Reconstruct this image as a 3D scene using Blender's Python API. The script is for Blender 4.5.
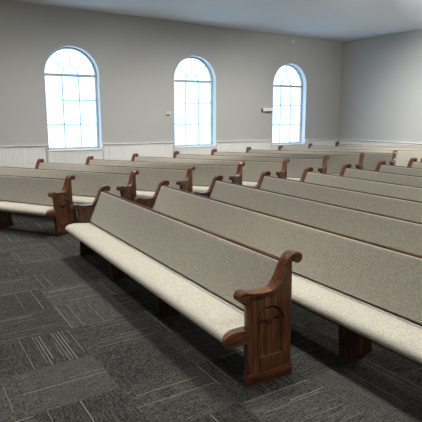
import bpy, bmesh, math, random
from mathutils import Matrix, Vector
R = math.radians
S = bpy.context.scene
for o in list(bpy.data.objects):
    bpy.data.objects.remove(o)

# ------------------------------------------------------------------ camera
cam_d = bpy.data.cameras.new('camera')
cam = bpy.data.objects.new('camera', cam_d)
S.collection.objects.link(cam)
S.camera = cam
cam_d.sensor_width = 36.0
cam_d.sensor_fit = 'HORIZONTAL'
cam_d.lens = 36.0 * 508.8 / 422.0
cam.location = (0, 0, 1.962)
cam.rotation_euler = (R(90 - 10.689), 0, R(-31.352))
cam_d.clip_end = 200

# ------------------------------------------------------------------ sky, light, exposure
world = bpy.data.worlds.new('daylight')
S.world = world
world.use_nodes = True
wn = world.node_tree
bg = wn.nodes['Background']
bg.inputs['Color'].default_value = (0.46, 0.73, 1.0, 1)
bg.inputs['Strength'].default_value = 4.0
S.view_settings.view_transform = 'Standard'
S.view_settings.look = 'None'
S.view_settings.gamma = 1
S.view_settings.use_curve_mapping = False
S.view_settings.exposure = 0.0
FILL_W = 44.0  # power of the added ceiling panels, set to brighten the room
FILL_SPREAD = 84
FILL_SPOT_W = 620.0  # power of the added wall-brightening spotlights
FILL_COL = (1.0, 0.95, 0.87)
FILL_SPOT_COL = (1.0, 0.98, 0.94)

SL = 0.01495                      # the floor climbs gently towards the back of the church
YW, XW = 14.0, 14.12              # window wall, back wall
X0, Y0 = -5.0, -6.0

def ceil_z(x):
    return 4.80 - 0.0165 * x

# ------------------------------------------------------------------ materials
def mat(name):
    m = bpy.data.materials.new(name)
    m.use_nodes = True
    nt = m.node_tree
    return m, nt, nt.nodes['Principled BSDF']

def N(nt, typ, **kw):
    n = nt.nodes.new(typ)
    for k, v in kw.items():
        setattr(n, k, v)
    return n

def plain(name, col, rough=0.5, spec=0.5, bump=0, bscale=50):
    m, nt, b = mat(name)
    b.inputs['Roughness'].default_value = rough
    b.inputs['Specular IOR Level'].default_value = spec
    tc = N(nt, 'ShaderNodeTexCoord')
    no = N(nt, 'ShaderNodeTexNoise')
    no.inputs['Scale'].default_value = bscale
    nt.links.new(tc.outputs['Object'], no.inputs['Vector'])
    mx = N(nt, 'ShaderNodeMix', data_type='RGBA')
    nt.links.new(no.outputs['Fac'], mx.inputs['Factor'])
    mx.inputs['A'].default_value = tuple(c * 0.96 for c in col) + (1,)
    mx.inputs['B'].default_value = tuple(min(1, c * 1.04) for c in col) + (1,)
    nt.links.new(mx.outputs['Result'], b.inputs['Base Color'])
    if bump:
        bp = N(nt, 'ShaderNodeBump')
        bp.inputs['Strength'].default_value = bump
        bp.inputs['Distance'].default_value = 0.002
        nt.links.new(no.outputs['Fac'], bp.inputs['Height'])
        nt.links.new(bp.outputs['Normal'], b.inputs['Normal'])
    return m

def wood(name, axis, dark=(0.030, 0.0105, 0.0045), mid=(0.105, 0.037, 0.015), light=(0.215, 0.083, 0.034), coat=0.35):
    m, nt, b = mat(name)
    tc = N(nt, 'ShaderNodeTexCoord')
    mp = N(nt, 'ShaderNodeMapping')
    sc = [26, 26, 26]
    sc[axis] = 1.8
    mp.inputs['Scale'].default_value = sc
    nt.links.new(tc.outputs['Object'], mp.inputs['Vector'])
    n1 = N(nt, 'ShaderNodeTexNoise')
    n1.inputs['Scale'].default_value = 1.0
    n1.inputs['Detail'].default_value = 5
    n1.inputs['Distortion'].default_value = 1.6
    nt.links.new(mp.outputs['Vector'], n1.inputs['Vector'])
    mp2 = N(nt, 'ShaderNodeMapping')
    s2 = [160, 160, 160]
    s2[axis] = 6
    mp2.inputs['Scale'].default_value = s2
    nt.links.new(tc.outputs['Object'], mp2.inputs['Vector'])
    n2 = N(nt, 'ShaderNodeTexNoise')
    n2.inputs['Scale'].default_value = 1.0
    nt.links.new(mp2.outputs['Vector'], n2.inputs['Vector'])
    add = N(nt, 'ShaderNodeMath', operation='MULTIPLY_ADD')
    add.inputs[1].default_value = 0.45
    nt.links.new(n2.outputs['Fac'], add.inputs[0])
    sub = N(nt, 'ShaderNodeMath', operation='SUBTRACT')
    sub.inputs[1].default_value = 0.22
    nt.links.new(n1.outputs['Fac'], sub.inputs[0])
    nt.links.new(sub.outputs[0], add.inputs[2])
    cr = N(nt, 'ShaderNodeValToRGB')
    e = cr.color_ramp.elements
    e[0].position = 0.33; e[0].color = dark + (1,)
    e[1].position = 0.70; e[1].color = light + (1,)
    k = e.new(0.5); k.color = mid + (1,)
    nt.links.new(add.outputs[0], cr.inputs['Fac'])
    nt.links.new(cr.outputs['Color'], b.inputs['Base Color'])
    b.inputs['Roughness'].default_value = 0.35
    b.inputs['Specular IOR Level'].default_value = 0.35
    b.inputs['Coat Weight'].default_value = coat
    b.inputs['Coat Roughness'].default_value = 0.2
    if not coat:
        b.inputs['Roughness'].default_value = 0.6
        b.inputs['Specular IOR Level'].default_value = 0.25
    return m

def fabric(name, c0, c1):
    m, nt, b = mat(name)
    tc = N(nt, 'ShaderNodeTexCoord')
    n1 = N(nt, 'ShaderNodeTexNoise')
    n1.inputs['Scale'].default_value = 70
    n1.inputs['Detail'].default_value = 3
    nt.links.new(tc.outputs['Object'], n1.inputs['Vector'])
    n2 = N(nt, 'ShaderNodeTexNoise')
    n2.inputs['Scale'].default_value = 420
    nt.links.new(tc.outputs['Object'], n2.inputs['Vector'])
    av = N(nt, 'ShaderNodeMath', operation='ADD')
    nt.links.new(n1.outputs['Fac'], av.inputs[0])
    nt.links.new(n2.outputs['Fac'], av.inputs[1])
    hf = N(nt, 'ShaderNodeMath', operation='MULTIPLY')
    hf.inputs[1].default_value = 0.5
    nt.links.new(av.outputs[0], hf.inputs[0])
    cr = N(nt, 'ShaderNodeValToRGB')
    e = cr.color_ramp.elements
    e[0].position = 0.38; e[0].color = c0 + (1,)
    e[1].position = 0.62; e[1].color = c1 + (1,)
    nt.links.new(hf.outputs[0], cr.inputs['Fac'])
    nt.links.new(cr.outputs['Color'], b.inputs['Base Color'])
    bp = N(nt, 'ShaderNodeBump')
    bp.inputs['Strength'].default_value = 0.35
    bp.inputs['Distance'].default_value = 0.002
    nt.links.new(hf.outputs[0], bp.inputs['Height'])
    nt.links.new(bp.outputs['Normal'], b.inputs['Normal'])
    b.inputs['Roughness'].default_value = 0.9
    b.inputs['Specular IOR Level'].default_value = 0.2
    b.inputs['Sheen Weight'].default_value = 0.15
    return m

def carpet():
    """square carpet tiles laid quarter-turned, each with thin broken pale stripes"""
    m, nt, b = mat('carpet_tiles')
    L = nt.links.new
    def M(op, a, c=None, d=None):
        n = N(nt, 'ShaderNodeMath', operation=op)
        for i, v in enumerate((a, c, d)):
            if v is None:
                continue
            if isinstance(v, (int, float)):
                n.inputs[i].default_value = v
            else:
                L(v, n.inputs[i])
        return n.outputs[0]
    T = 0.62
    tc = N(nt, 'ShaderNodeTexCoord')
    sp = N(nt, 'ShaderNodeSeparateXYZ')
    L(tc.outputs['Object'], sp.inputs[0])
    x = M('DIVIDE', M('SUBTRACT', sp.outputs['X'], 1.20 - 10 * T), T)
    y = M('DIVIDE', M('SUBTRACT', sp.outputs['Y'], 3.225 - 20 * T), T)
    ix, iy = M('FLOOR', x), M('FLOOR', y)
    fx, fy = M('SUBTRACT', x, ix), M('SUBTRACT', y, iy)
    par = M('MODULO', M('ADD', ix, iy), 2.0)        # 0 -> stripes along Y
    across = M('ADD', M('MULTIPLY', fx, M('SUBTRACT', 1.0, par)), M('MULTIPLY', fy, par))
    along = M('ADD', M('MULTIPLY', fy, M('SUBTRACT', 1.0, par)), M('MULTIPLY', fx, par))
    NS = 22.0
    ia = M('FLOOR', M('MULTIPLY', across, NS))
    fa = M('SUBTRACT', M('MULTIPLY', across, NS), ia)
    def rnd(off):
        cb = N(nt, 'ShaderNodeCombineXYZ')
        L(ix, cb.inputs[0]); L(iy, cb.inputs[1]); L(M('ADD', ia, off), cb.inputs[2])
        w = N(nt, 'ShaderNodeTexWhiteNoise', noise_dimensions='3D')
        L(cb.outputs[0], w.inputs['Vector'])
        return w.outputs['Value']
    on = M('GREATER_THAN', rnd(0.0), 0.80)
    r1, r2 = rnd(100.0), rnd(200.0)
    start = M('MULTIPLY', M('POWER', r1, 3.0), 0.6)
    stop = M('SUBTRACT', 1.02, M('MULTIPLY', M('POWER', r2, 3.0), 0.6))
    seg = M('MULTIPLY', M('GREATER_THAN', along, start), M('LESS_THAN', along, stop))
    thin = M('MULTIPLY', M('GREATER_THAN', fa, 0.42), M('LESS_THAN', fa, 0.60))
    line = M('MULTIPLY', M('MULTIPLY', on, seg), thin)
    line = M('MULTIPLY', line, M('ADD', 0.35, M('MULTIPLY', rnd(300.0), 0.65)))
    cb = N(nt, 'ShaderNodeCombineXYZ')
    L(ix, cb.inputs[0]); L(iy, cb.inputs[1])
    w = N(nt, 'ShaderNodeTexWhiteNoise', noise_dimensions='2D')
    L(cb.outputs[0], w.inputs['Vector'])
    no = N(nt, 'ShaderNodeTexNoise')
    no.inputs['Scale'].default_value = 75
    no.inputs['Detail'].default_value = 3
    no.inputs['Roughness'].default_value = 0.7
    L(tc.outputs['Object'], no.inputs['Vector'])
    # pile streaks running along each tile's own direction
    cs = N(nt, 'ShaderNodeCombineXYZ')
    L(M('MULTIPLY', across, 60.0), cs.inputs[0]); L(M('MULTIPLY', along, 6.0), cs.inputs[1]); L(M('ADD', ix, M('MULTIPLY', iy, 7.3)), cs.inputs[2])
    st = N(nt, 'ShaderNodeTexNoise')
    st.inputs['Scale'].default_value = 1.0
    L(cs.outputs[0], st.inputs['Vector'])
    val = M('ADD', M('ADD', M('MULTIPLY', w.outputs['Value'], 0.22), M('MULTIPLY', no.outputs['Fac'], 1.7)), M('MULTIPLY', st.outputs['Fac'], 0.7))
    cr = N(nt, 'ShaderNodeValToRGB')
    e = cr.color_ramp.elements
    e[0].position = 0.5; e[0].color = (0.010, 0.010, 0.0095, 1)
    e[1].position = 1.0; e[1].color = (0.088, 0.088, 0.082, 1)
    L(M('MULTIPLY_ADD', val, 0.8, -0.35), cr.inputs['Fac'])
    mx = N(nt, 'ShaderNodeMix', data_type='RGBA')
    L(line, mx.inputs['Factor'])
    L(cr.outputs['Color'], mx.inputs['A'])
    mx.inputs['B'].default_value = (0.21, 0.21, 0.20, 1)
    L(mx.outputs['Result'], b.inputs['Base Color'])
    b.inputs['Roughness'].default_value = 0.95
    b.inputs['Specular IOR Level'].default_value = 0.1
    bp = N(nt, 'ShaderNodeBump')
    bp.inputs['Strength'].default_value = 0.4
    bp.inputs['Distance'].default_value = 0.004
    L(no.outputs['Fac'], bp.inputs['Height'])
    L(bp.outputs['Normal'], b.inputs['Normal'])
    return m

WALL = plain('wall_paint', (0.47, 0.468, 0.448), 0.8, 0.2)
WHITE = plain('white_trim_paint', (0.82, 0.81, 0.78), 0.45, 0.4)
REVEAL = plain('white_window_paint', (0.74, 0.76, 0.78), 0.5, 0.4)
CEIL = plain('ceiling_paint', (0.84, 0.86, 0.90), 0.9, 0.1)
FRAME = plain('window_vinyl', (0.45, 0.46, 0.47), 0.4, 0.4)
CARPET = carpet()
WOODV = wood('stained_oak_upright', 2)
WOODX = wood('stained_oak_arm', 0)
WOODY = wood('stained_oak_rail', 1)
WOODR = wood('stained_oak_top_rail', 1, (0.018, 0.007, 0.003), (0.060, 0.021, 0.009), (0.12, 0.045, 0.02), 0.0)
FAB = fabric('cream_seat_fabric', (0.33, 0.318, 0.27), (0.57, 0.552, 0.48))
FABB = fabric('darkened_back_fabric', (0.205, 0.194, 0.163), (0.38, 0.362, 0.308))  # seat fabric darkened: contrast the lamps don't give is put in the colour
PLASTIC = plain('cream_plastic', (0.62, 0.60, 0.55), 0.4)
GREYP = plain('grey_plastic_and_shade', (0.12, 0.11, 0.10), 0.4)  # thermostat display, and the dark shade strips of the wall box
METAL = plain('chrome', (0.7, 0.7, 0.7), 0.2)
METAL.node_tree.nodes['Principled BSDF'].inputs['Metallic'].default_value = 1

glass, gnt, gb = mat('window_glass')
gnt.nodes.remove(gb)
g_t = N(gnt, 'ShaderNodeBsdfTransparent')
g_t.inputs['Color'].default_value = (0.96, 0.98, 0.99, 1)
g_g = N(gnt, 'ShaderNodeBsdfGlossy')
g_g.inputs['Roughness'].default_value = 0.02
g_w = N(gnt, 'ShaderNodeLayerWeight')
g_w.inputs['Blend'].default_value = 0.5
g_p = N(gnt, 'ShaderNodeMath', operation='POWER')
g_p.inputs[1].default_value = 5
gnt.links.new(g_w.outputs['Facing'], g_p.inputs[0])
g_f = N(gnt, 'ShaderNodeMath', operation='MULTIPLY_ADD')
g_f.inputs[1].default_value = 0.6
g_f.inputs[2].default_value = 0.04
gnt.links.new(g_p.outputs[0], g_f.inputs[0])
g_m = N(gnt, 'ShaderNodeMixShader')
gnt.links.new(g_f.outputs[0], g_m.inputs[0])
gnt.links.new(g_t.outputs[0], g_m.inputs[1])
gnt.links.new(g_g.outputs[0], g_m.inputs[2])
gnt.links.new(g_m.outputs[0], gnt.nodes['Material Output'].inputs['Surface'])

lens, lnt, lb = mat('fill_diffuser')  # glowing face of the added ceiling panels
lb.inputs['Base Color'].default_value = (1, 1, 1, 1)
lb.inputs['Emission Color'].default_value = FILL_COL + (1,)
lb.inputs['Emission Strength'].default_value = 4

# ------------------------------------------------------------------ helpers
def link(name, me, m=None, parent=None):
    o = bpy.data.objects.new(name, me)
    S.collection.objects.link(o)
    if m and me and not me.materials:
        me.materials.append(m)
    if parent:
        o.parent = parent
    return o

def mesh(name, verts, faces, m, smooth=None):
    me = bpy.data.meshes.new(name)
    me.from_pydata(verts, [], faces)
    bm = bmesh.new(); bm.from_mesh(me)
    bmesh.ops.remove_doubles(bm, verts=bm.verts, dist=1e-6)
    bmesh.ops.recalc_face_normals(bm, faces=bm.faces)
    bm.to_mesh(me); bm.free()
    me.materials.append(m)
    if smooth:
        for p in me.polygons:
            p.use_smooth = True
        me.set_sharp_from_angle(angle=R(smooth))
    return me

def box(x0, x1, y0, y1, z0, z1):
    v = [(x, y, z) for x in (x0, x1) for y in (y0, y1) for z in (z0, z1)]
    f = [(0, 1, 3, 2), (4, 6, 7, 5), (0, 4, 5, 1), (2, 3, 7, 6), (0, 2, 6, 4), (1, 5, 7, 3)]
    return v, f

def join(parts):
    V, F = [], []
    for v, f in parts:
        n = len(V)
        V += v
        F += [tuple(i + n for i in q) for q in f]
    return V, F

def boxes(name, lst, m, bev=0):
    V, F = join([box(*b) for b in lst])
    me = mesh(name, V, F, m)
    if bev:
        bm = bmesh.new(); bm.from_mesh(me)
        bmesh.ops.bevel(bm, geom=list(bm.edges), offset=bev, segments=2, affect='EDGES', clamp_overlap=True)
        bm.to_mesh(me); bm.free()
    return me

def profile(name, loops, y0, y1, m, bev=0.0, res=2, smooth=35):
    """outline(s) in the x-z plane (further loops are holes), extruded from y0 to y1 with rounded rims"""
    cu = bpy.data.curves.new(name, 'CURVE')
    cu.dimensions = '2D'
    cu.fill_mode = 'BOTH'
    half = (y1 - y0) / 2
    cu.extrude = max(half - bev, 0)
    cu.bevel_depth = bev
    cu.bevel_resolution = res
    cu.offset = -bev
    for lp in loops:
        sp = cu.splines.new('POLY')
        sp.points.add(len(lp) - 1)
        for i, (a, c) in enumerate(lp):
            sp.points[i].co = (a, c, 0, 1)
        sp.use_cyclic_u = True
    tmp = bpy.data.objects.new('tmp', cu)
    S.collection.objects.link(tmp)
    dg = bpy.context.evaluated_depsgraph_get()
    me = bpy.data.meshes.new_from_object(tmp.evaluated_get(dg))
    bpy.data.objects.remove(tmp)
    bpy.data.curves.remove(cu)
    me.name = name
    yc = (y0 + y1) / 2
    for v in me.vertices:
        a, c, e = v.co
        v.co = (a, yc - e, c)
    bm = bmesh.new(); bm.from_mesh(me)
    bmesh.ops.remove_doubles(bm, verts=bm.verts, dist=1e-5)
    bmesh.ops.recalc_face_normals(bm, faces=bm.faces)
    bm.to_mesh(me); bm.free()
    me.materials.clear()
    me.materials.append(m)
    for p in me.polygons:
        p.use_smooth = True
    me.set_sharp_from_angle(angle=R(smooth))
    return me

def arc(cx, cz, r, a0, a1, n):
    return [(cx + r * math.cos(R(a0 + (a1 - a0) * i / n)), cz + r * math.sin(R(a0 + (a1 - a0) * i / n))) for i in range(n + 1)]

def struct(o):
    o['kind'] = 'structure'
    return o

def tag(o, label, cat, group=None):
    o['label'] = label
    o['category'] = cat
    if group:
        o['group'] = group
    return o

def empty(name, loc=(0, 0, 0)):
    o = bpy.data.objects.new(name, None)
    o.empty_display_size = 0.2
    S.collection.objects.link(o)
    o.location = loc
    return o

# ------------------------------------------------------------------ floor, ceiling, walls
def slab(name, zf, th, m):
    v = []
    for x in (X0 - .2, XW + .2):
        for y in (Y0 - .2, YW + .4):
            v += [(x, y, zf(x)), (x, y, zf(x) + th)]
    f = [(0, 1, 3, 2), (4, 6, 7, 5), (0, 4, 5, 1), (2, 3, 7, 6), (0, 2, 6, 4), (1, 5, 7, 3)]
    return struct(link(name, mesh(name, v, f, m)))

slab('floor', lambda x: SL * x, -0.25, CARPET)
slab('ceiling', ceil_z, 0.2, CEIL)

WIN = [(4.17, 0.0), (7.97, -0.035), (11.735, -0.075)]      # centres along the wall, sill drop
HWIN = 0.745
SILL, SPRING = 1.03, 3.03
def win_z(dz):
    return SILL + dz, SPRING + dz
loops = [[(X0 - .2, -.3), (XW + .2, -.3), (XW + .2, 4.9), (X0 - .2, 4.9)]]
for cx, dz in WIN:
    s, t = win_z(dz)
    loops.append([(cx - HWIN, s - .03), (cx + HWIN, s - .03)] + arc(cx, t, HWIN, 0, 180, 32))
REV = 0.24
wl = struct(link('wall_left', profile('wall_left', loops, YW, YW + REV + .06, WALL, 0)))
struct(link('wall_back', boxes('wall_back', [(XW, XW + .2, Y0, YW, -.3, 4.9)], WALL)))
struct(link('wall_right', boxes('wall_right', [(X0, XW, Y0 - .2, Y0, -.3, 5.0)], WALL)))
struct(link('wall_front', boxes('wall_front', [(X0 - .2, X0, Y0, YW, -.3, 5.0)], WALL)))

# beadboard wainscot with narrow grooves, chair rail
def rail_z(x):
    return 1.185 - 0.0085 * x

def wainscot(name, a0, a1, place, ztop):
    V, F = [], []
    step, g, d = 0.085, 0.012, 0.012
    n = int((a1 - a0) / step)
    prof = []
    for i in range(n):
        a = a0 + i * step
        prof += [(a, 0.0), (a + g * .5, d), (a + g, 0.0), (a + step - .001, 0.0)]
    for a, dd in prof:
        V += [place(a, .018 - dd, -.1), place(a, .018 - dd, ztop(a))]
    for i in range(len(prof) - 1):
        F.append((2 * i, 2 * i + 2, 2 * i + 3, 2 * i + 1))
    return struct(link(name, mesh(name, V, F, WHITE)))

segs = []
edge = X0
for cx, dz in WIN:
    segs.append((edge, cx - HWIN - .03, None))
    segs.append((cx - HWIN - .03, cx + HWIN + .03, SILL + dz - .09))
    edge = cx + HWIN + .03
segs.append((edge, XW, None))
k = 0
for a0, a1, zt in segs:
    k += 1
    wainscot('trim_%d' % k, a0, a1, lambda a, d, z: (a, YW - d, z), (lambda a, zt=zt: zt) if zt else (lambda a: rail_z(a) - .05))
k += 1
wainscot('trim_%d' % k, Y0, YW - .02, lambda a, d, z: (XW - d, a, z), lambda a: rail_z(XW) - .05)

def chair_rail(name, a0, a1, place, zf):
    """moulded rail: profile across (out, up) run along the wall"""
    pr = [(0, -.065), (.026, -.065), (.026, -.045), (.036, -.040), (.036, -.012), (.074, -.004), (.080, .008), (.074, .018), (0, .018)]
    V, F = [], []
    for a in (a0, a1):
        V += [place(a, d, zf(a) + z) for d, z in pr]
    n = len(pr)
    for i in range(n):
        j = (i + 1) % n
        F.append((i, j, n + j, n + i))
    F += [tuple(range(n)), tuple(range(n, 2 * n))]
    return struct(link(name, mesh(name, V, F, WHITE)))

edge = X0
rails = []
for cx, dz in WIN:
    rails.append((edge, cx - HWIN - .002)); edge = cx + HWIN + .002
rails.append((edge, XW))
for a0, a1 in rails:
    k += 1
    chair_rail('trim_%d' % k, a0, a1, lambda a, d, z: (a, YW - d, z), rail_z)
k += 1
chair_rail('trim_%d' % k, Y0, YW - .05, lambda a, d, z: (XW - d, a, z), lambda a: rail_z(XW))

# baseboards
struct(link('baseboard_left', boxes('baseboard_left', [(X0, XW, YW - .035, YW, -.1, .34)], WHITE)))
struct(link('baseboard_back', boxes('baseboard_back', [(XW - .035, XW, Y0, YW - .04, -.05, .34)], WHITE)))

# ------------------------------------------------------------------ windows
for wi, (cx, dz) in enumerate(WIN):
    s, t = win_z(dz)
    root = struct(empty('window_%d' % (wi + 1), (cx, YW, s)))
    def add(name, me):
        o = link(name, me, None, root)
        return o
    H = t - s
    # white painted reveal lining
    lin = [(-HWIN + .001, -.028), (HWIN - .001, -.028)] + arc(0, H, HWIN - .001, 0, 180, 32)
    inn = [(-HWIN + .014, -.012), (HWIN - .014, -.012)] + arc(0, H, HWIN - .014, 0, 180, 32)
    add('window_lining', profile('window_lining', [lin, inn], -.003, REV, REVEAL, 0))
    # vinyl frame
    fo = inn
    fi = [(-HWIN + .062, .05), (HWIN - .062, .05)] + arc(0, H, HWIN - .062, 0, 180, 32)
    add('window_frame', profile('window_frame', [fo, fi], REV - .05, REV + .02, FRAME, .004, 1))
    gw = HWIN - .06
    # transom bar and muntins
    add('transom_bar', boxes('transom_bar', [(-gw, gw, REV - .04, REV + .01, H - .045, H + .03)], FRAME, .004))
    mb = []
    for q in (-1, 1):
        mb.append((q * gw / 3 - .014, q * gw / 3 + .014, REV - .02, REV + .0, .05, H - .04))
    hz = (H - .05) / 3
    for q in (1, 2):
        mb.append((-gw, gw, REV - .019, REV - .001, .03 + q * hz - .014, .03 + q * hz + .014))
    add('muntin_grid', boxes('muntin_grid', mb, FRAME))
    sun = []
    V, F = [], []
    def bar(p, q, w=.010):
        (x0, z0), (x1, z1) = p, q
        L = math.hypot(x1 - x0, z1 - z0)
        nx, nz = -(z1 - z0) / L * w, (x1 - x0) / L * w
        v = []
        for y in (REV - .018, REV):
            v += [(x0 + nx, y, z0 + nz), (x0 - nx, y, z0 - nz), (x1 - nx, y, z1 - nz), (x1 + nx, y, z1 + nz)]
        return v, [(0, 1, 2, 3), (4, 7, 6, 5), (0, 4, 5, 1), (1, 5, 6, 2), (2, 6, 7, 3), (3, 7, 4, 0)]
    rr = .215
    for a in (42, 90, 138):
        ca, sa = math.cos(R(a)), math.sin(R(a))
        sun.append(bar((rr * ca, H + rr * sa), (gw * ca, H + gw * sa)))
    pts = arc(0, H, rr, 0, 180, 16)
    for a, c in zip(pts[:-1], pts[1:]):
        sun.append(bar(a, c, .011))
    add('sunburst_grille', mesh('sunburst_grille', *join(sun), FRAME))
    gp = [(-gw, .05), (gw, .05)] + arc(0, H, gw, 0, 180, 32)
    add('glass_pane', profile('glass_pane', [gp], REV + .002, REV + .008, glass, 0))
    add('window_sill', boxes('window_sill', [(-HWIN - .035, HWIN + .035, -.065, REV - .04, -.030, .0), (-HWIN - .02, HWIN + .02, -.030, -.001, -.10, -.030)], WHITE, .004))

# ------------------------------------------------------------------ pews
def smoothpath(pts, n=6):
    """Catmull-Rom through the points"""
    out = []
    P = [pts[0]] + list(pts) + [pts[-1]]
    for i in range(1, len(P) - 2):
        p0, p1, p2, p3 = P[i - 1], P[i], P[i + 1], P[i + 2]
        for j in range(n):
            t = j / n
            out.append(tuple(0.5 * ((2 * p1[c]) + (-p0[c] + p2[c]) * t + (2 * p0[c] - 5 * p1[c] + 4 * p2[c] - p3[c]) * t * t + (-p0[c] + 3 * p1[c] - 3 * p2[c] + p3[c]) * t ** 3) for c in (0, 1)))
    out.append(pts[-1])
    return out

# arm: front scroll, dip, sweep up to the top scroll (x towards the back of the pew, z up)
TOP = smoothpath([(-.462, .7315), (-.435, .721), (-.40, .711), (-.32, .704), (-.262, .705), (-.222, .717), (-.182, .765), (-.15, .825), (-.118, .893), (-.085, .932), (-.045, .952), (-.012, .952)], 5)
TH = .036
def offset(path, d):
    o = []
    for i, p in enumerate(path):
        a = path[max(i - 1, 0)]; b = path[min(i + 1, len(path) - 1)]
        dx, dz = b[0] - a[0], b[1] - a[1]
        L = math.hypot(dx, dz)
        o.append((p[0] + dz / L * d, p[1] - dx / L * d))
    return o
low = offset(TOP, TH)
ARM = offset(TOP, .005) + arc(-.014, .912, .036, 84, -150, 16) + list(reversed(low[9:-7])) + arc(-.474, .689, .038, -15, -248, 16)
PANEL = [(-.440, .05), (-.048, .05), (-.048, .885)] + list(reversed([(x, z + .004) for x, z in low[4:-4]])) + [(-.448, .672), (-.458, .655), (-.455, .635), (-.445, .60), (-.440, .54)]

lowc = offset(TOP, .015)
CAPB = TOP + arc(-.014, .912, .041, 84, -165, 16) + list(reversed(lowc[8:-7])) + arc(-.474, .689, .043, 20, -248, 18)
xc = -.248
CARVE1 = [(xc - .113, .197), (xc + .113, .197), (xc + .113, .440)] + arc(xc + .0585, .440, .0545, 0, 175, 12) + arc(xc - .0585, .440, .0545, 5, 180, 12)
CARVE2 = arc(xc, .455, .128, 4, 176, 24) + arc(xc, .455, .103, 176, 4, 24)

def carve(me, cutters):
    """sink the carved arches into the face of the end panel"""
    ob = bpy.data.objects.new('tmp', me)
    S.collection.objects.link(ob)
    cs = []
    for c in cutters:
        co = bpy.data.objects.new('tmpc', c)
        S.collection.objects.link(co)
        md = ob.modifiers.new('b', 'BOOLEAN')
        md.operation = 'DIFFERENCE'
        md.solver = 'EXACT'
        md.object = co
        cs.append(co)
    dg = bpy.context.evaluated_depsgraph_get()
    out = bpy.data.meshes.new_from_object(ob.evaluated_get(dg))
    for o in [ob] + cs:
        bpy.data.objects.remove(o)
    out.name = me.name
    for p in out.polygons:
        p.use_smooth = True
    out.set_sharp_from_angle(angle=R(30))
    return out

def wood_end(side):
    """side -1: outer face towards -y at y = 0; +1: mirrored"""
    def Y(a, b):
        return (a, b) if side < 0 else (-b, -a)
    t = {}
    t['core'] = carve(profile('end_panel', [PANEL], *Y(0.0, .045), WOODV, .003, 1),
                      [profile('cut', [c], *Y(-.02, .016), WOODV, .008, 3) for c in (CARVE1, CARVE2)])
    t['arm'] = profile('armrest', [ARM], *Y(-.016, .060), WOODX, .005, 2)
    t['cap'] = profile('armrest_cap', [CAPB], *Y(-.024, .069), WOODX, .0035, 2)
    base = [(-.447, .003), (-.040, .003), (-.040, .088), (-.044, .094), (-.443, .094), (-.447, .088)]
    t['base'] = profile('plinth', [base], *Y(-.009, .053), WOODX, .003, 1)
    brd = [(-.42, .335), (-.42, .432), (-.56, .443), (-.60, .436), (-.624, .415), (-.634, .388), (-.630, .362), (-.610, .345), (-.56, .338)]
    t['board'] = profile('seat_end_board', [brd], *Y(.004, .034), WOODX, .004, 1)
    return t
ENDS = {-1: wood_end(-1), 1: wood_end(1)}

SEAT = smoothpath([(-.30, .368), (-.45, .362), (-.575, .356), (-.612, .366), (-.634, .388), (-.634, .418), (-.612, .446), (-.565, .464), (-.50, .468), (-.42, .464), (-.34, .455), (-.26, .449)], 4) + [(-.235, .44), (-.235, .372)]
BACK = [(-.255, .464), (-.286, .465)] + smoothpath([(-.295, .477), (-.245, .582), (-.185, .712), (-.134, .828), (-.120, .858), (-.110, .868), (-.097, .868), (-.088, .858)], 4) + [(-.095, .84), (-.222, .46), (-.235, .462)]
RAILP = [(-.096, .840), (-.098, .879), (-.095, .885), (-.066, .885), (-.062, .880), (-.060, .840)]
REAR = [(-.222, .44), (-.092, .845), (-.060, .845), (-.198, .40), (-.222, .38), (-.235, .40)]
UNDER = [(-.585, .356), (-.20, .371), (-.20, .352), (-.585, .338)]

def ring(cx, cz, r, n=8):
    return [(cx + r * math.cos(2 * math.pi * i / n), cz + r * math.sin(2 * math.pi * i / n)) for i in range(n)]

def pew_meshes(L, supports):
    e = .040
    m = {}
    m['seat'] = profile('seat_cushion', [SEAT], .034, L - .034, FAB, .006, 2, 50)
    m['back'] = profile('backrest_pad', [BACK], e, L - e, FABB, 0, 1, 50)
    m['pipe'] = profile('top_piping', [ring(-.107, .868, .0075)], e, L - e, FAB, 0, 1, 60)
    m['seam'] = profile('seat_piping', [ring(-.318, .458, .008)], e, L - e, FAB, 0, 1, 60)
    m['rail'] = profile('top_rail', [RAILP], e, L - e, WOODR, .003, 1)
    m['rear'] = profile('rear_board', [REAR], e, L - e, WOODY, 0)
    m['under'] = profile('seat_board', [UNDER], .034, L - .034, WOODY, 0)
    legs = []
    for y in supports:
        w = .055
        V = [(-.435, y - w, .004), (-.435, y + w, .004), (-.16, y + w, .004), (-.16, y - w, .004),
             (-.46, y - w, .345), (-.46, y + w, .345), (-.22, y + w, .352), (-.22, y - w, .352)]
        F = [(0, 1, 2, 3), (4, 7, 6, 5), (0, 4, 5, 1), (1, 5, 6, 2), (2, 6, 7, 3), (3, 7, 4, 0)]
        me = mesh('support_leg', V, F, WOODV)
        bm = bmesh.new(); bm.from_mesh(me)
        bmesh.ops.bevel(bm, geom=list(bm.edges), offset=.006, segments=2, affect='EDGES')
        bm.to_mesh(me); bm.free()
        legs.append(me)
    m['legs'] = legs
    return m

def build_pew(L, m):
    root = empty('church_pew')
    c = link('seat_cushion', m['seat'], None, root)
    link('seat_piping', m['seam'], None, c)
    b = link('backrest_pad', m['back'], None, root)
    link('top_piping', m['pipe'], None, b)
    link('top_rail', m['rail'], None, root)
    link('rear_board', m['rear'], None, root)
    link('seat_board', m['under'], None, root)
    for me in m['legs']:
        link('support_leg', me, None, root)
    for side, y in ((-1, 0), (1, L)):
        t = ENDS[side]
        p = link('end_panel', t['core'], None, root)
        p.location.y = y
        for nm, key in (('plinth', 'base'), ('armrest', 'arm'), ('seat_end_board', 'board')):
            q = link(nm, t[key], None, root)
            q.location.y = y
            if key == 'arm':
                link('armrest_cap', t['cap'], None, q)
    return root

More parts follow.
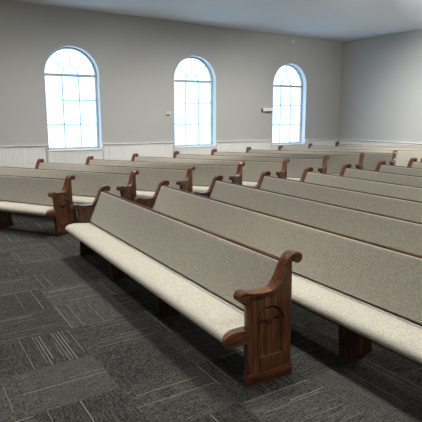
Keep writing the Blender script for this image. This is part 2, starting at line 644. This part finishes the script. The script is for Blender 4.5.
def copy_tree(o, parent=None):
    c = o.copy()
    S.collection.objects.link(c)
    c.parent = parent
    for ch in list(o.children):
        copy_tree(ch, c)
    return c

TILT = Matrix.Rotation(-math.atan(SL), 4, 'Y')
def place(o, x, y, beta):
    o.matrix_world = Matrix.Translation((x, y, SL * x)) @ TILT @ Matrix.Rotation(R(beta), 4, 'Z')

XA, SA, YA0, YA1 = 2.418, 0.9566, 2.733, 6.862
LA = YA1 - YA0
YLONG = 1.15
LL = YA1 - YLONG
ROT = -0.75
XB, SB, YB, BETA = 2.425, 1.1432, 8.34, 30.2
LB = 3.97

front = build_pew(LA, pew_meshes(LA, [LA * .375, LA * .695]))
place(front, XA, YA0, ROT)
tag(front, 'nearest pew, cream seat and darkened back seen whole, carved end panel facing the viewer', 'pew', 'pews of the near block')
longp = build_pew(LL, pew_meshes(LL, [LL * .27, LL * .52, LL * .76]))
ordA = ['second pew of the near block, directly behind the nearest whole pew, seat showing at right',
        'third pew of the near block, two rows behind the nearest whole pew',
        'fourth pew of the near block, three rows behind the nearest whole pew',
        'fifth pew of the near block, four rows behind the nearest whole pew',
        'sixth pew of the near block, third from the rearmost of that block',
        'seventh pew of the near block, just in front of its rearmost pew',
        'rearmost pew of the near block, its scrolled arm at the far right edge']
for i in range(1, 8):
    o = longp if i == 1 else copy_tree(longp)
    place(o, XA + i * SA - .004 + (YLONG - 5.2) * math.tan(R(1.0)), YLONG, -1.0)
    tag(o, ordA[i - 1], 'pew', 'pews of the near block')

side = build_pew(LB, pew_meshes(LB, [LB * .35, LB * .66]))
ordB = ['front pew of the angled window-side block, carved end panel fully visible at the left edge',
        'second pew of the angled window-side block, its end panel rising behind the nearest pew',
        'third pew of the angled window-side block, far arm below the left window',
        'fourth pew of the angled block, far arm just right of the left window',
        'fifth pew of the angled window-side block, far arm midway between left and middle windows',
        'sixth pew of the angled block, far arm at the middle window\'s left edge',
        'seventh pew of the angled block, far arm at the middle window\'s right edge',
        'eighth pew of the angled window-side block, far arm between the middle and right windows',
        'ninth pew of the angled block, far arm under the left part of the right window',
        'tenth pew of the angled window-side block, far arm just right of the right window',
        'rearmost pew of the angled window-side block, far arm by the corner of the room']
for i in range(11):
    o = side if i == 0 else copy_tree(side)
    place(o, XB + i * SB, YB, BETA)
    tag(o, ordB[i], 'pew', 'pews of the angled window-side block')

# ------------------------------------------------------------------ small things on the walls
th = empty('wall_thermostat', (7.005, YW, 1.99))
tag(th, 'small cream thermostat on the grey wall left of the middle window', 'thermostat')
link('housing', boxes('housing', [(-.105, .105, -.035, 0, -.085, .085)], PLASTIC, .008), None, th)
link('display', boxes('display', [(-.07, .06, -.038, -.034, -.065, -.01)], GREYP), None, th)
sg = empty('wall_sign', (10.72, YW, 2.135))
tag(sg, 'small white box on the grey wall left of the right window', 'wall box')
link('box', boxes('box', [(-.19, .21, -.09, 0, -.05, .06)], WHITE, .01), None, sg)
link('end_shade', boxes('end_shade', [(-.212, -.192, -.075, 0, -.055, .045)], GREYP, .005), None, sg)  # dark strip standing in for the shade at the box's left end
link('bottom_shade', boxes('bottom_shade', [(-.20, .19, -.085, 0, -.075, -.05)], GREYP, .005), None, sg)  # dark strip standing in for the shade under the box
ds = empty('wall_sensor', (11.76, YW, 4.42))
tag(ds, 'tiny white sensor high on the grey wall above the right window', 'sensor')
link('sensor_body', boxes('sensor_body', [(-.04, .04, -.07, 0, -.06, .06)], WHITE, .012), None, ds)

# ------------------------------------------------------------------ added ceiling lamps, out of view, for brightness
n = 0
for lx in (-0.2, 2.8, 5.8, 8.8, 11.8):
    for ly in (-3.0, 0.4, 3.7, 7.0, 10.3):
        if math.hypot(lx, ly) > 12.6:
            continue
        n += 1
        z = ceil_z(lx)
        r = empty('added_ceiling_lamp', (lx, ly, z))
        tag(r, 'unseen square panel lamp added to the ceiling to brighten the pews', 'added lamp', 'added panel lamps out of view')
        link('fill_frame', boxes('fill_frame', [(-.32, .32, -.32, -.29, -.03, .02), (-.32, .32, .29, .32, -.03, .02), (-.32, -.29, -.29, .29, -.03, .02), (.29, .32, -.29, .29, -.03, .02)], REVEAL), None, r)
        link('diffuser', boxes('diffuser', [(-.29, .29, -.29, .29, -.015, -.005)], lens), None, r)
        ld = bpy.data.lights.new('fill_light', 'AREA')
        ld.shape = 'SQUARE'
        ld.size = .56
        ld.energy = FILL_W
        ld.spread = R(FILL_SPREAD)
        ld.color = FILL_COL
        lo = bpy.data.objects.new('fill_light', ld)
        S.collection.objects.link(lo)
        lo.parent = r
        lo.location = (0, 0, -.03)
# added spotlights out of view, brightening the window wall and the back wall
def added_spot(x, y, tx, ty, tz, w):
    z = ceil_z(x)
    r = empty('added_spotlight', (x, y, z))
    tag(r, 'unseen cylinder spotlight added on the ceiling to brighten a grey wall', 'spotlight', 'added spotlights brightening the walls')
    link('mount', cyl_mesh('mount', .06, -.05, .01, REVEAL), None, r)
    d = Vector((tx - x, ty - y, tz - z + .1)).normalized()
    q = d.to_track_quat('-Z', 'Y')
    h = link('fill_head', cyl_mesh('fill_head', .055, -.09, .09, REVEAL), None, r)
    h.location = (0, 0, -.12)
    h.rotation_mode = 'QUATERNION'
    h.rotation_quaternion = q
    ld = bpy.data.lights.new('fill_spot', 'SPOT')
    ld.energy = w
    ld.color = FILL_SPOT_COL
    ld.spot_size = R(84)
    ld.spot_blend = 1.0
    ld.shadow_soft_size = .12
    lo = bpy.data.objects.new('fill_spot', ld)
    S.collection.objects.link(lo)
    lo.parent = r
    lo.location = Vector((0, 0, -.12)) + d * .24
    lo.rotation_mode = 'QUATERNION'
    lo.rotation_quaternion = q

def cyl_mesh(name, r, z0, z1, m):
    bm = bmesh.new()
    bmesh.ops.create_cone(bm, cap_ends=True, segments=20, radius1=r, radius2=r, depth=z1 - z0, matrix=Matrix.Translation((0, 0, (z0 + z1) / 2)))
    me = bpy.data.meshes.new(name)
    bm.to_mesh(me); bm.free()
    me.materials.append(m)
    for p in me.polygons:
        p.use_smooth = True
    me.set_sharp_from_angle(angle=R(40))
    return me

for sx, w in ((-1.0, .6), (2.0, .75), (5.0, 1.0), (8.0, 1.1)):
    added_spot(sx, 8.4, sx + .6, YW, .3, FILL_SPOT_W * w)
added_spot(8.6, 7.4, 12.6, YW, .3, FILL_SPOT_W * 1.1)
for sy in (8.0, 5.0, 2.0, -1.5):
    added_spot(8.6, sy, XW, sy + .5, 1.5, FILL_SPOT_W * 3.0)

# daylight portals in the window openings
for cx, dz in WIN:
    pd = bpy.data.lights.new('window_portal', 'AREA')
    pd.shape = 'RECTANGLE'
    pd.size = 1.5
    pd.size_y = 2.8
    pd.cycles.is_portal = True
    po = bpy.data.objects.new('window_portal', pd)
    S.collection.objects.link(po)
    po.location = (cx, YW + REV + .1, 2.4 + dz)
    po.rotation_euler = (R(-90), 0, 0)
S.cycles.max_bounces = 8
S.cycles.diffuse_bounces = 5
S.cycles.caustics_refractive = False
S.cycles.caustics_reflective = False
